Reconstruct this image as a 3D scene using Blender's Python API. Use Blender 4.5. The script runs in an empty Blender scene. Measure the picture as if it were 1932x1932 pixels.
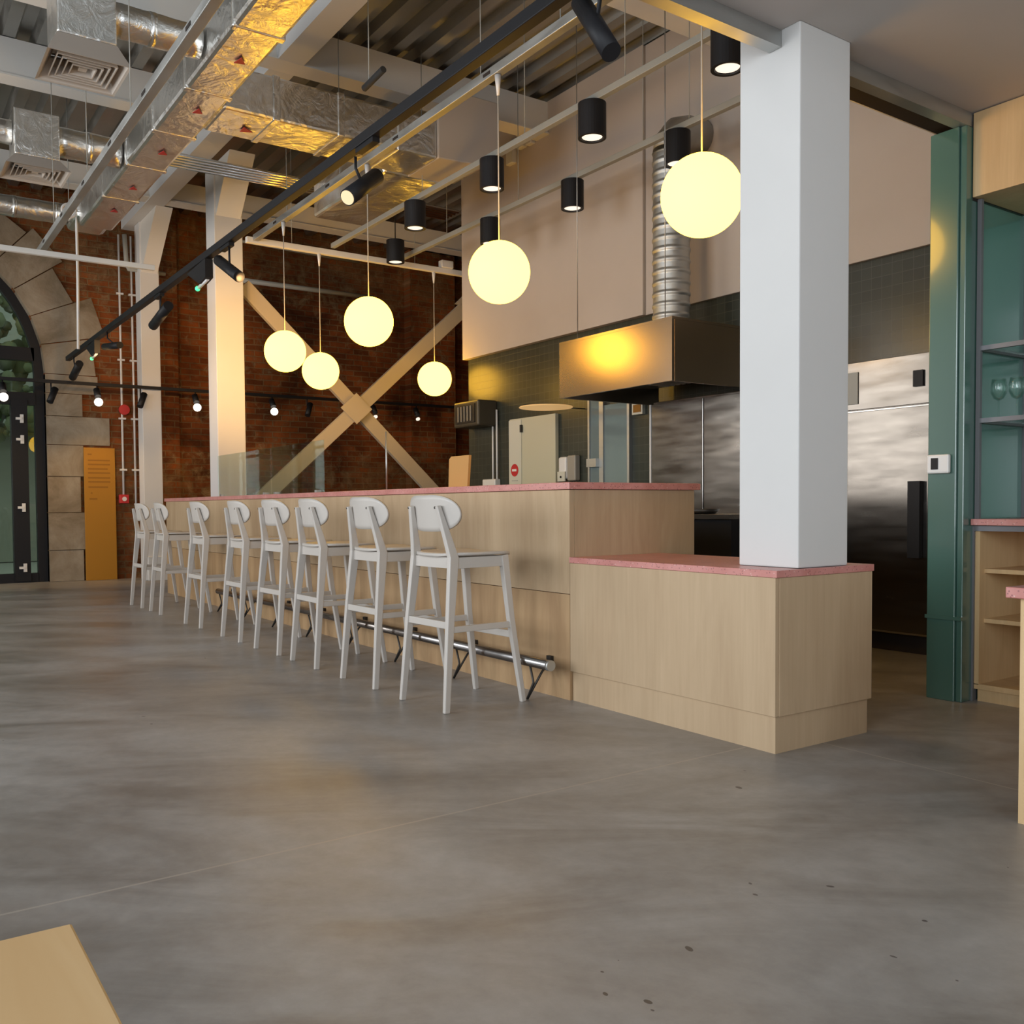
import bpy, math, random
from mathutils import Vector, Matrix
random.seed(7)
S = bpy.context.scene
COL = S.collection

# ------------------------------------------------------------------ camera
F, CX, CY = 1752.8, 939.98, 1015.08
YAW, PITCH, ROLL = -.9707, -.0339, -.0070
CAM = Vector((2.3127, -2.8630, .96))
fwd = Vector((math.sin(YAW)*math.cos(PITCH), math.cos(YAW)*math.cos(PITCH), math.sin(PITCH)))
rgt = Vector((math.cos(YAW), -math.sin(YAW), 0))
upv = rgt.cross(fwd)
r2 = rgt*math.cos(ROLL) + upv*math.sin(ROLL)
u2 = -rgt*math.sin(ROLL) + upv*math.cos(ROLL)
cd = bpy.data.cameras.new('camera')
cam = bpy.data.objects.new('camera', cd); COL.objects.link(cam)
M = Matrix(((r2.x, u2.x, -fwd.x), (r2.y, u2.y, -fwd.y), (r2.z, u2.z, -fwd.z))).to_4x4()
M.translation = CAM
cam.matrix_world = M
cd.sensor_width = 36; cd.lens = F/1932*36
cd.shift_x = (966-CX)/1932; cd.shift_y = (CY-966)/1932
cd.clip_start = .02; cd.clip_end = 200
S.camera = cam

# ------------------------------------------------------------------ view, world, lights
S.view_settings.view_transform = 'Standard'
S.view_settings.look = 'None'
S.view_settings.exposure = 0.0
S.view_settings.gamma = 1.0
try: S.view_settings.use_curve_mapping = False
except Exception: pass
S.cycles.use_denoising = True
S.cycles.max_bounces = 8
S.cycles.diffuse_bounces = 4
S.cycles.glossy_bounces = 4
S.cycles.transmission_bounces = 6
S.cycles.transparent_max_bounces = 8
S.cycles.sample_clamp_indirect = 6.0
S.cycles.caustics_reflective = False
S.cycles.caustics_refractive = False

w = bpy.data.worlds.new('sky'); S.world = w; w.use_nodes = True
bg = w.node_tree.nodes['Background']
bg.inputs[0].default_value = (.78, .86, 1.0, 1); bg.inputs[1].default_value = 0.9

def area(name, loc, rot, sx, sy, power, col):
    l = bpy.data.lights.new(name, 'AREA'); l.shape = 'RECTANGLE'; l.size = sx; l.size_y = sy
    l.energy = power; l.color = col
    o = bpy.data.objects.new(name, l); COL.objects.link(o); o.location = loc; o.rotation_euler = rot
    return o
PI = math.pi
# daylight through the windows behind the photographer (+X wall) and along the left wall (-Y)
area('daylight_front_a', (6.9, -3.8, 2.1), (0, PI/2, 0), 3.2, 4.6, 165, (.86, .93, 1.0))
area('daylight_left_a', (3.2, -7.1, 2.2), (PI/2, 0, 0), 3.2, 3.2, 250, (.86, .94, 1.0))
area('daylight_left_b', (-2.2, -7.1, 2.2), (PI/2, 0, 0), 3.2, 3.2, 260, (.90, .95, 1.0))
area('daylight_left_c', (-7.6, -7.1, 2.2), (PI/2, 0, 0), 3.2, 3.2, 210, (1.0, .95, .88))

def spot(loc, target, power, col, ang=50, blend=.6, r=.03):
    l = bpy.data.lights.new('track_and_fill_beam', 'SPOT'); l.energy = power; l.color = col
    l.spot_size = math.radians(ang); l.spot_blend = blend; l.shadow_soft_size = r
    o = bpy.data.objects.new('track_and_fill_beam', l); COL.objects.link(o); o.location = loc
    o.rotation_euler = (Vector(target)-Vector(loc)).to_track_quat('-Z', 'Y').to_euler()
    return o

# ------------------------------------------------------------------ materials
def mat(name, col=(.5, .5, .5), rough=.5, metal=0., spec=.5, coat=0., emit=None, es=0., alpha=None):
    m = bpy.data.materials.new(name); m.use_nodes = True
    b = m.node_tree.nodes['Principled BSDF']
    b.inputs['Base Color'].default_value = (*col, 1); b.inputs['Roughness'].default_value = rough
    b.inputs['Metallic'].default_value = metal
    b.inputs['Specular IOR Level'].default_value = spec
    b.inputs['Coat Weight'].default_value = coat
    b.inputs['Coat Roughness'].default_value = .08
    if emit: b.inputs['Emission Color'].default_value = (*emit, 1); b.inputs['Emission Strength'].default_value = es
    return m
def nt(m): return m.node_tree.nodes, m.node_tree.links, m.node_tree.nodes['Principled BSDF']
def coords(m, scale=(1, 1, 1), rot=(0, 0, 0)):
    N, L, b = nt(m)
    tc = N.new('ShaderNodeTexCoord'); mp = N.new('ShaderNodeMapping')
    L.new(tc.outputs['Object'], mp.inputs[0]); mp.inputs['Scale'].default_value = scale; mp.inputs['Rotation'].default_value = rot
    return mp.outputs[0]
def aligned(m, ang, scale):
    v = coords(m, (1, 1, 1), (0, 0, -ang)); N, L, b = nt(m)
    mp = N.new('ShaderNodeMapping'); L.new(v, mp.inputs[0]); mp.inputs['Scale'].default_value = scale
    return mp.outputs[0]
def noise(m, vec, scale, detail=4, rough=.55, dist=0.):
    N, L, b = nt(m); n = N.new('ShaderNodeTexNoise'); L.new(vec, n.inputs['Vector'])
    n.inputs['Scale'].default_value = scale; n.inputs['Detail'].default_value = detail
    n.inputs['Roughness'].default_value = rough; n.inputs['Distortion'].default_value = dist
    return n.outputs[0]
def ramp(m, fac, stops):
    N, L, b = nt(m); r = N.new('ShaderNodeValToRGB'); L.new(fac, r.inputs[0])
    e = r.color_ramp.elements
    while len(e) < len(stops): e.new(.5)
    for i, (p, c) in enumerate(stops): e[i].position = p; e[i].color = (*c, 1)
    return r.outputs[0]
def mix(m, fac, a, bb, mode='MIX'):
    N, L, b = nt(m); x = N.new('ShaderNodeMix'); x.data_type = 'RGBA'; x.blend_type = mode
    if isinstance(fac, (int, float)): x.inputs[0].default_value = fac
    else: L.new(fac, x.inputs[0])
    for s, v in ((6, a), (7, bb)):
        if isinstance(v, tuple): x.inputs[s].default_value = (*v, 1)
        else: L.new(v, x.inputs[s])
    return x.outputs[2]
def math_(m, op, a, b2=None, c=None):
    N, L, b = nt(m); x = N.new('ShaderNodeMath'); x.operation = op
    for i, v in enumerate((a, b2, c)):
        if v is None: continue
        if isinstance(v, (int, float)): x.inputs[i].default_value = v
        else: L.new(v, x.inputs[i])
    return x.outputs[0]
def bump(m, h, st=.3, dist=.01):
    N, L, b = nt(m); x = N.new('ShaderNodeBump'); L.new(h, x.inputs['Height'])
    x.inputs['Strength'].default_value = st; x.inputs['Distance'].default_value = dist
    L.new(x.outputs[0], b.inputs['Normal'])
def setc(m, c): N, L, b = nt(m); L.new(c, b.inputs['Base Color'])
def setr(m, c): N, L, b = nt(m); L.new(c, b.inputs['Roughness'])

MT = {}
def m_floor():
    m = mat('polished_concrete', rough=.4); N, L, b = nt(m)
    v = coords(m)
    big = noise(m, v, .55, 5, .6, .6)
    vs = aligned(m, .97, (.75, 2.0, 1)); st = noise(m, vs, 1.1, 6, .65, .8)
    c = ramp(m, big, [(.30, (.27, .245, .22)), (.48, (.345, .33, .315)), (.68, (.41, .405, .40))])
    c2 = ramp(m, st, [(.30, (.62, .585, .54)), (.55, (1, .99, .975)), (.75, (1.17, 1.17, 1.16))])
    c = mix(m, 1., c, c2, 'MULTIPLY')
    fine = noise(m, v, 14, 6, .7); c = mix(m, 1., c, ramp(m, fine, [(.3, (.88, .88, .88)), (.7, (1.08, 1.08, 1.08))]), 'MULTIPLY')
    # large brown trowel stains
    sx = aligned(m, .97, (.6, 1.9, 1)); s2 = noise(m, sx, .9, 3, .5, .3)
    c = mix(m, math_(m, 'MULTIPLY', ramp(m, s2, [(.60, (0, 0, 0)), (.72, (1, 1, 1))]), .55), c, (.15, .095, .05))
    # dark chips
    nv_ = N.new('ShaderNodeTexNoise'); L.new(v, nv_.inputs['Vector']); nv_.inputs['Scale'].default_value = 3.0
    dv = N.new('ShaderNodeVectorMath'); dv.operation = 'MULTIPLY_ADD'; L.new(nv_.outputs[1], dv.inputs[0]); dv.inputs[1].default_value = (2.2, 2.2, 0)
    L.new(coords(m, (11, 17, 1), (0, 0, .6)), dv.inputs[2])
    vo = N.new('ShaderNodeTexVoronoi'); L.new(dv.outputs[0], vo.inputs['Vector']); vo.inputs['Scale'].default_value = 1.0
    sc_ = N.new('ShaderNodeSeparateColor'); L.new(vo.outputs['Color'], sc_.inputs[0])
    d = math_(m, 'LESS_THAN', vo.outputs['Distance'], math_(m, 'MULTIPLY', sc_.outputs[0], .15))
    ds = N.new('ShaderNodeVectorMath'); ds.operation = 'DISTANCE'; L.new(v, ds.inputs[0]); ds.inputs[1].default_value = (1.35, -1.2, 0)
    near = math_(m, 'MULTIPLY', math_(m, 'LESS_THAN', ds.outputs['Value'], .75), .13)
    d = math_(m, 'MULTIPLY', d, math_(m, 'GREATER_THAN', math_(m, 'ADD', noise(m, v, 1.3, 2), near), .645))
    c = mix(m, d, c, (.10, .09, .085))
    # sawn joints on the column grid
    sp = N.new('ShaderNodeSeparateXYZ'); L.new(coords(m), sp.inputs[0])
    jx = math_(m, 'MULTIPLY', math_(m, 'LESS_THAN', math_(m, 'ABSOLUTE', math_(m, 'ADD', sp.outputs[0], .15)), .0045), math_(m, 'LESS_THAN', sp.outputs[1], .0))
    jy = math_(m, 'LESS_THAN', math_(m, 'ABSOLUTE', math_(m, 'SUBTRACT', sp.outputs[1], .305)), .004)
    j = math_(m, 'MAXIMUM', jx, jy)
    c = mix(m, math_(m, 'MULTIPLY', j, .65), c, (.46, .41, .35))
    setc(m, c)
    setr(m, ramp(m, st, [(.3, (.30, .30, .30)), (.7, (.46, .46, .46))]))
    bump(m, fine, .06, .003)
    return m
def m_ply(name, c0, c1, sc=1.0, ax='z'):
    m = mat(name, rough=.55, spec=.35)
    s = {'z': (2.2, 2.2, .45), 'x': (.6, 9, 9)}[ax]
    v = coords(m, s); n = noise(m, v, 2.2*sc, 5, .6, .9)
    c = ramp(m, n, [(.3, c0), (.7, c1)])
    g = coords(m, (26, 26, 1.2) if ax == 'z' else (2, 55, 55)); gn = noise(m, g, 2.2, 3, .6)
    c = mix(m, 1., c, ramp(m, gn, [(.3, (.95, .94, .93)), (.7, (1.03, 1.03, 1.03))]), 'MULTIPLY')
    setc(m, c); return m
def m_terrazzo():
    m = mat('pink_terrazzo', rough=.32, spec=.5); N, L, b = nt(m)
    v = coords(m); n = noise(m, v, 9, 4)
    c = ramp(m, n, [(.3, (.54, .21, .18)), (.7, (.66, .30, .27))])
    for s, th, col in ((75, .22, (.20, .06, .07)), (48, .14, (.75, .55, .50))):
        vo = N.new('ShaderNodeTexVoronoi'); L.new(v, vo.inputs['Vector']); vo.inputs['Scale'].default_value = s
        c = mix(m, math_(m, 'MULTIPLY', math_(m, 'LESS_THAN', vo.outputs['Distance'], th), .6), c, col)
    setc(m, c); return m
def m_brick():
    m = mat('old_red_brick', rough=.85, spec=.2); N, L, b = nt(m)
    tc = N.new('ShaderNodeTexCoord'); sp = N.new('ShaderNodeSeparateXYZ'); L.new(tc.outputs['Object'], sp.inputs[0])
    cb = N.new('ShaderNodeCombineXYZ'); L.new(sp.outputs[1], cb.inputs[0]); L.new(sp.outputs[2], cb.inputs[1])
    v0 = cb.outputs[0]
    nz = N.new('ShaderNodeTexNoise'); L.new(v0, nz.inputs['Vector']); nz.inputs['Scale'].default_value = 2.5
    va = N.new('ShaderNodeVectorMath'); va.operation = 'MULTIPLY_ADD'; L.new(nz.outputs[1], va.inputs[0]); va.inputs[1].default_value = (.03, .03, 0); L.new(v0, va.inputs[2])
    br = N.new('ShaderNodeTexBrick'); L.new(va.outputs[0], br.inputs['Vector'])
    br.inputs['Scale'].default_value = 1.0; br.inputs['Brick Width'].default_value = .27; br.inputs['Row Height'].default_value = .085
    br.inputs['Mortar Size'].default_value = .009; br.inputs['Mortar Smooth'].default_value = .25; br.inputs['Bias'].default_value = -.1
    br.inputs['Color1'].default_value = (.27, .078, .020, 1); br.inputs['Color2'].default_value = (.13, .040, .012, 1)
    br.inputs['Mortar'].default_value = (.22, .13, .06, 1)
    c = br.outputs[0]
    p = noise(m, v0, .9, 6, .65, .5); q = noise(m, v0, 5.5, 6, .7, .5)
    c = mix(m, 1., c, ramp(m, p, [(.34, (.30, .28, .26)), (.62, (1.25, 1.2, 1.1))]), 'MULTIPLY')
    # eroded masonry and limewash remains, thicker low down and in a band above the arch
    hi = N.new('ShaderNodeMapRange'); L.new(sp.outputs[2], hi.inputs[0]); hi.inputs[1].default_value = 3.7; hi.inputs[2].default_value = 4.3
    lo = N.new('ShaderNodeMapRange'); L.new(sp.outputs[2], lo.inputs[0]); lo.inputs[1].default_value = 1.95; lo.inputs[2].default_value = 1.6
    band = math_(m, 'MAXIMUM', hi.outputs[0], lo.outputs[0])
    pq = math_(m, 'ADD', math_(m, 'MULTIPLY', q, .6), math_(m, 'MULTIPLY', p, .4))
    er = ramp(m, math_(m, 'ADD', pq, math_(m, 'MULTIPLY', band, .10)), [(.525, (0, 0, 0)), (.605, (1, 1, 1))])
    c = mix(m, math_(m, 'MULTIPLY', er, .55), c, ramp(m, q, [(.35, (.05, .030, .013)), (.55, (.15, .105, .05)), (.75, (.34, .25, .14))]))
    setc(m, c)
    h = math_(m, 'ADD', br.outputs[1], math_(m, 'MULTIPLY', q, -1.2)); h = math_(m, 'MULTIPLY', h, -1)
    bump(m, h, .8, .02); return m
def m_tile():
    m = mat('dark_green_tile', rough=.28, spec=.5); N, L, b = nt(m)
    tc = N.new('ShaderNodeTexCoord'); sp = N.new('ShaderNodeSeparateXYZ'); L.new(tc.outputs['Object'], sp.inputs[0])
    cb = N.new('ShaderNodeCombineXYZ'); L.new(sp.outputs[0], cb.inputs[0]); L.new(sp.outputs[2], cb.inputs[1])
    br = N.new('ShaderNodeTexBrick'); L.new(cb.outputs[0], br.inputs['Vector']); br.offset = 0
    br.inputs['Scale'].default_value = 1.0; br.inputs['Brick Width'].default_value = .08; br.inputs['Row Height'].default_value = .08
    br.inputs['Mortar Size'].default_value = .0022
    br.inputs['Color1'].default_value = (.030, .033, .025, 1); br.inputs['Color2'].default_value = (.038, .042, .031, 1); br.inputs['Mortar'].default_value = (.06, .064, .05, 1)
    setc(m, br.outputs[0]); bump(m, math_(m, 'MULTIPLY', br.outputs[1], -1), .25, .002); return m
def m_foil():
    m = mat('aluminium_foil_wrap', (.80, .79, .76), .30, 1.0); v = coords(m)
    a = noise(m, v, 1.9, 3, .55, 1.2); c = noise(m, v, 7, 4, .65, 1.6)
    bump(m, math_(m, 'ADD', a, math_(m, 'MULTIPLY', c, .3)), .55, .05); return m
def m_steel(name, col, rough, wav=.0, metal=1.0):
    m = mat(name, col, rough, metal); v = coords(m, (1, 1, 6))
    n = noise(m, v, 3, 3)
    setr(m, ramp(m, n, [(.3, (rough*.8,)*3), (.7, (rough*1.25,)*3)]))
    if wav:
        vv = coords(m, (.5, .5, 2.6)); bump(m, noise(m, vv, 1.4, 0, .4), wav, .02)
    return m
def m_stone():
    m = mat('grey_stone_block', rough=.85, spec=.2); v = coords(m)
    a = noise(m, v, 1.6, 6, .65, .6)
    setc(m, ramp(m, a, [(.3, (.15, .11, .065)), (.5, (.26, .21, .15)), (.7, (.36, .31, .24))]))
    bump(m, noise(m, v, 9, 6), .5, .02); return m
def m_wood(name, c0, c1, direction='x'):
    m = mat(name, rough=.45, spec=.35)
    sc = {'x': (1.1, 11, 11), 'z': (9, 9, 1)}[direction]
    n = noise(m, coords(m, sc), 1.3, 5, .6, 1.2); setc(m, ramp(m, n, [(.3, c0), (.65, c1)])); return m
def m_plaster(name, col, v=.06):
    m = mat(name, rough=.75, spec=.25); n = noise(m, coords(m), 1.8, 5)
    setc(m, ramp(m, n, [(.3, tuple(x*(1-v) for x in col)), (.7, tuple(min(1, x*(1+v)) for x in col))])); return m
def m_glass(name, tint=(.9, 1, .97), rough=0.0):
    m = bpy.data.materials.new(name); m.use_nodes = True; N = m.node_tree.nodes; L = m.node_tree.links; N.clear()
    o = N.new('ShaderNodeOutputMaterial'); mx = N.new('ShaderNodeMixShader'); t = N.new('ShaderNodeBsdfTransparent')
    g = N.new('ShaderNodeBsdfGlossy'); g.inputs['Roughness'].default_value = rough; fr = N.new('ShaderNodeFresnel'); fr.inputs[0].default_value = 1.5
    mm = N.new('ShaderNodeMath'); mm.operation = 'MULTIPLY_ADD'; mm.inputs[1].default_value = .35; mm.inputs[2].default_value = .02
    L.new(fr.outputs[0], mm.inputs[0]); L.new(mm.outputs[0], mx.inputs[0])
    t.inputs[0].default_value = (*tint, 1); L.new(t.outputs[0], mx.inputs[1]); L.new(g.outputs[0], mx.inputs[2]); L.new(mx.outputs[0], o.inputs[0]); return m

MT['floor'] = m_floor()
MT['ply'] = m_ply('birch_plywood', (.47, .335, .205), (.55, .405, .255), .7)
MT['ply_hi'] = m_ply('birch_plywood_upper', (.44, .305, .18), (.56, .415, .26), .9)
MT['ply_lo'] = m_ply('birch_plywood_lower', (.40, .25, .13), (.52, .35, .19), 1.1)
MT['pink'] = m_terrazzo()
MT['brick'] = m_brick(); MT['tile'] = m_tile(); MT['foil'] = m_foil(); MT['stone'] = m_stone()
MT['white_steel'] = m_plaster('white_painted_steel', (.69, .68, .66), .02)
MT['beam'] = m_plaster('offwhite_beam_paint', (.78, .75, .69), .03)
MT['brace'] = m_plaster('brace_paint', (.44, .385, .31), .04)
MT['board'] = m_plaster('beige_wall_board', (.54, .465, .40), .03)
MT['plaster'] = m_plaster('white_plaster', (.72, .70, .66))
MT['soffit'] = m_plaster('grey_soffit', (.58, .54, .51), .02)
MT['deck'] = m_steel('galvanised_deck', (.42, .42, .40), .42)
MT['galv'] = m_steel('galvanised_steel', (.50, .51, .50), .48)
MT['duct_side'] = MT['foil']
MT['pipe_grey'] = mat('grey_painted_steel', (.33, .33, .30), .5)
MT['black'] = mat('matt_black', (.012, .012, .014), .5, 0, .25)
MT['softblack'] = mat('black_rubber', (.02, .02, .02), .8)
MT['stool'] = mat('white_lacquered_wood', (.55, .51, .465), .42)
MT['steel'] = m_steel('brushed_stainless', (.40, .38, .355), .22, .25)
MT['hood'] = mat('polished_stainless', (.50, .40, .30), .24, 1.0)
MT['steel_fridge'] = m_steel('fridge_stainless', (.15, .138, .125), .22, .25)
MT['steel_bright'] = m_steel('bright_collar_steel', (.75, .75, .75), .15)
MT['chrome'] = m_steel('tube_steel', (.30, .28, .27), .22)
MT['dark_steel'] = mat('dark_bracket_metal', (.06, .055, .05), .45, .8)
MT['green'] = mat('glossy_green', (.060, .135, .108), .22, 0, .6, .8)
MT['green_glass'] = mat('green_back_glass', (.19, .32, .25), .28, 0, .6, .6)
MT['green_side'] = mat('teal_side_glass', (.10, .24, .20), .07, 0, .8, .8)
MT['greymetal'] = mat('grey_frame_metal', (.19, .19, .20), .45, .3)
MT['ochre'] = mat('ochre_panel', (.40, .175, .007), .55)
MT['ochre_dark'] = mat('ochre_print', (.27, .11, .004), .6)
MT['white'] = mat('white_plastic', (.75, .73, .70), .4)
MT['cream'] = mat('cream_door_paint', (.55, .52, .38), .5)
MT['creamlite'] = mat('pale_door_strip', (.62, .60, .50), .5)
MT['grille'] = mat('beige_grille', (.50, .44, .38), .5)
MT['red'] = mat('red_plastic', (.55, .03, .03), .4)
MT['darkred'] = mat('dark_red_sticker', (.40, .02, .02), .5)
MT['cord'] = mat('pale_cord', (.55, .50, .42), .5)
MT['grey_plastic'] = mat('grey_plastic', (.32, .29, .24), .45)
MT['heater'] = mat('dark_bronze_plastic', (.055, .045, .028), .45)
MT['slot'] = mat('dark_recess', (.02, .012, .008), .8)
MT['oak'] = m_wood('light_oak', (.76, .47, .21), (.88, .60, .31))
MT['cabwood'] = m_ply('cabinet_maple', (.60, .40, .20), (.70, .50, .27))
MT['glass'] = m_glass('clear_glass', (.93, .99, .97))
MT['door_glass'] = m_glass('door_glass', (.80, .88, .78))
MT['blueglass'] = mat('frosted_blue_glass', (.16, .20, .20), .08, 0, .6)
MT['hedge'] = mat('hedge_leaves', (.20, .23, .12), .9)
MT['render'] = m_plaster('outside_render', (.42, .43, .36))
MT['globe'] = mat('lit_globe_glass', (.10, .09, .05), .6, 0, .1, emit=(11/11, 5.8/11, .56/11), es=11.0)
MT['lamp'] = mat('lit_lens', (.9, .85, .8), .4, emit=(1, .86, .72), es=1.1)
MT['lamp_warm'] = mat('lit_warm_lens', (.3, .25, .18), .6, emit=(1, .74, .40), es=.85)
MT['bulb'] = mat('lit_bulb', (.9, .85, .8), .4, emit=(1, .90, .75), es=5)
MT['led'] = mat('green_led', (.1, .8, .3), .4, emit=(.05, .9, .3), es=1.6)
MT['disc'] = mat('glowing_wood_disc', (.68, .45, .20), .5, emit=(1, .60, .24), es=.45)  # warm emission added to brighten the wood disc
MT['tanwood'] = mat('tan_wood', (.60, .34, .11), .5)

# ------------------------------------------------------------------ mesh builder
class MB:
    def __init__(s): s.v = []; s.f = []; s.smooth = []
    def add(s, vs, fs, sm=False):
        n = len(s.v); s.v += [tuple(x) for x in vs]; s.f += [tuple(i+n for i in f) for f in fs]; s.smooth += [sm]*len(fs); return s
    def box(s, x0, x1, y0, y1, z0, z1, bev=0):
        if x0 > x1: x0, x1 = x1, x0
        if y0 > y1: y0, y1 = y1, y0
        if z0 > z1: z0, z1 = z1, z0
        return s.add([(x0, y0, z0), (x1, y0, z0), (x1, y1, z0), (x0, y1, z0), (x0, y0, z1), (x1, y0, z1), (x1, y1, z1), (x0, y1, z1)],
              [(0, 3, 2, 1), (4, 5, 6, 7), (0, 1, 5, 4), (1, 2, 6, 5), (2, 3, 7, 6), (3, 0, 4, 7)])
    def frames(s, pts):
        P = [Vector(p) for p in pts]; out = []; ref = None
        for i, p in enumerate(P):
            if i == 0: t = P[1]-P[0]
            elif i == len(P)-1: t = P[-1]-P[-2]
            else: t = (P[i+1]-p).normalized()+(p-P[i-1]).normalized()
            t.normalize()
            if ref is None:
                ref = Vector((0, 0, 1)) if abs(t.z) < .9 else Vector((1, 0, 0))
            a = ref - t*ref.dot(t)
            if a.length < 1e-5: a = Vector((1, 0, 0)) - t*t.x
            a.normalize(); b = t.cross(a); ref = a; out.append((p, a, b))
        return out
    def tube(s, pts, r, seg=12, cap=True, sm=True):
        rs = r if isinstance(r, (list, tuple)) else [r]*len(pts)
        fr = s.frames(pts); vs = []; fs = []
        for (p, a, b), rr in zip(fr, rs):
            for k in range(seg):
                an = 2*PI*k/seg; vs.append(p+a*rr*math.cos(an)+b*rr*math.sin(an))
        for i in range(len(fr)-1):
            for k in range(seg):
                k2 = (k+1) % seg; fs.append((i*seg+k, i*seg+k2, (i+1)*seg+k2, (i+1)*seg+k))
        s.add(vs, fs, sm)
        if cap:
            n = len(s.v)-len(vs)
            s.f.append(tuple(n+k for k in reversed(range(seg)))); s.smooth.append(False)
            s.f.append(tuple(n+(len(fr)-1)*seg+k for k in range(seg))); s.smooth.append(False)
        return s
    def bar(s, pts, sizes, xdir=(1, 0, 0)):
        # rectangular section bar; sizes (across xdir, other)
        vs = []; fs = []; X = Vector(xdir)
        P = [Vector(p) for p in pts]
        for i, p in enumerate(P):
            t = (P[min(i+1, len(P)-1)]-P[max(i-1, 0)]).normalized()
            a = (X-t*X.dot(t)).normalized(); b = t.cross(a)
            w_, d_ = sizes[i] if isinstance(sizes, list) else sizes
            for sx, sy in ((-1, -1), (1, -1), (1, 1), (-1, 1)): vs.append(p+a*sx*w_/2+b*sy*d_/2)
        n = len(P)
        for i in range(n-1):
            for k in range(4): fs.append((i*4+k, i*4+(k+1) % 4, (i+1)*4+(k+1) % 4, (i+1)*4+k))
        fs.append((3, 2, 1, 0)); fs.append(tuple((n-1)*4+k for k in range(4)))
        return s.add(vs, fs)
    def prism(s, poly, axis, a0, a1):
        # poly: 2D list in the plane normal to axis (0:YZ 1:XZ 2:XY)
        def pt(u, v, a): return [(a, u, v), (u, a, v), (u, v, a)][axis]
        n = len(poly)
        vs = [pt(u, v, a0) for u, v in poly]+[pt(u, v, a1) for u, v in poly]
        fs = [tuple(range(n)), tuple(reversed(range(n, 2*n)))]+[(i, i+n, (i+1) % n+n, (i+1) % n) for i in range(n)]
        return s.add(vs, fs)
    def sphere(s, c, r, seg=48, rings=28):
        vs = []; fs = []
        for i in range(1, rings):
            th = PI*i/rings
            for k in range(seg):
                a = 2*PI*k/seg; vs.append((c[0]+r*math.sin(th)*math.cos(a), c[1]+r*math.sin(th)*math.sin(a), c[2]+r*math.cos(th)))
        vs += [(c[0], c[1], c[2]+r), (c[0], c[1], c[2]-r)]; T = len(vs)-2
        for i in range(rings-2):
            for k in range(seg): k2 = (k+1) % seg; fs.append((i*seg+k, (i+1)*seg+k, (i+1)*seg+k2, i*seg+k2))
        for k in range(seg):
            k2 = (k+1) % seg; fs.append((T, k, k2)); fs.append((T+1, (rings-2)*seg+k2, (rings-2)*seg+k))
        return s.add(vs, fs, True)
    def lathe(s, prof, c, seg=28, sm=True):
        # prof: (r,z) list about vertical axis at c
        vs = []; fs = []; n = len(prof)
        for r, z in prof:
            for k in range(seg): a = 2*PI*k/seg; vs.append((c[0]+r*math.cos(a), c[1]+r*math.sin(a), c[2]+z))
        for i in range(n-1):
            for k in range(seg): k2 = (k+1) % seg; fs.append((i*seg+k, i*seg+k2, (i+1)*seg+k2, (i+1)*seg+k))
        return s.add(vs, fs, sm)

def build(name, mb, m, parent=None, label=None, cat=None, group=None, kind=None, bevel=0., off=None):
    me = bpy.data.meshes.new(name)
    o0 = Vector((0, 0, 0))
    if parent is not None and parent.type == 'EMPTY' and not parent.get('_local'): o0 = parent.location
    if parent is not None and parent.get('_base') and not parent.get('_local'): o0 = Vector(parent['_base'])
    me.from_pydata([tuple(Vector(v)-o0) for v in mb.v], [], mb.f)
    me.validate(); me.update()
    me.materials.append(MT[m] if isinstance(m, str) else m)
    if any(mb.smooth) and len(me.polygons) == len(mb.smooth):
        me.polygons.foreach_set('use_smooth', mb.smooth)
    import bmesh
    bm = bmesh.new(); bm.from_mesh(me); bmesh.ops.recalc_face_normals(bm, faces=bm.faces); bm.to_mesh(me); bm.free()
    o = bpy.data.objects.new(name, me); COL.objects.link(o)
    if parent is not None:
        o.parent = parent
        if parent.get('_local'): o['_local'] = 1
        elif parent.type == 'EMPTY': o['_base'] = list(o0)
        elif parent.get('_base'): o['_base'] = parent['_base']
    if bevel:
        b = o.modifiers.new('bevel', 'BEVEL'); b.width = bevel; b.segments = 2; b.limit_method = 'ANGLE'; b.angle_limit = .6
    if label: o['label'] = label
    if cat: o['category'] = cat
    if group: o['group'] = group
    if kind: o['kind'] = kind
    return o
def thing(name, label, cat, loc, group=None, local=False, rotz=0):
    o = bpy.data.objects.new(name, None); COL.objects.link(o); o.location = loc; o.rotation_euler = (0, 0, rotz)
    o.empty_display_size = .1
    o['label'] = label; o['category'] = cat
    if group: o['group'] = group
    if local: o['_local'] = 1
    return o
def struct(name, mb, m, parent=None, bevel=0., label=None):
    return build(name, mb, m, parent, label=label, kind=None if parent else 'structure', bevel=bevel)
def box(*a): return MB().box(*a)

# ================================================================== THE SETTING
WX = -11.2
struct('floor', MB().box(WX-.55, 6.6, -6.6, 3.4, -.15, 0).box(WX-.55, -6.9, 3.4, 6.0, -.15, 0), 'floor')

# corrugated deck = ceiling
mb = MB(); y = -6.6; prof = []
while y < 5.8:
    prof += [(y, 5.135), (y+.10, 5.135), (y+.135, 5.215), (y+.235, 5.215)]; y += .27
prof += [(y, 5.135)]
vs = []; n = len(prof)
for X in (WX-.1, 6.6):
    vs += [(X, a, b) for a, b in prof]
fs = [(i, i+1, n+i+1, n+i) for i in range(n-1)]
mb.add(vs, fs); mb.box(WX-.1, 6.6, -6.6, 6.1, 5.25, 5.35)
struct('ceiling', mb, 'deck')
struct('wall_far_side', box(WX-.1, -6.9, 5.9, 6.1, 0, 5.3), 'brick')
struct('wall_kitchen_rear', box(-7.0, 6.6, 3.36, 3.5, 5.0, 5.3), 'plaster')

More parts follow.
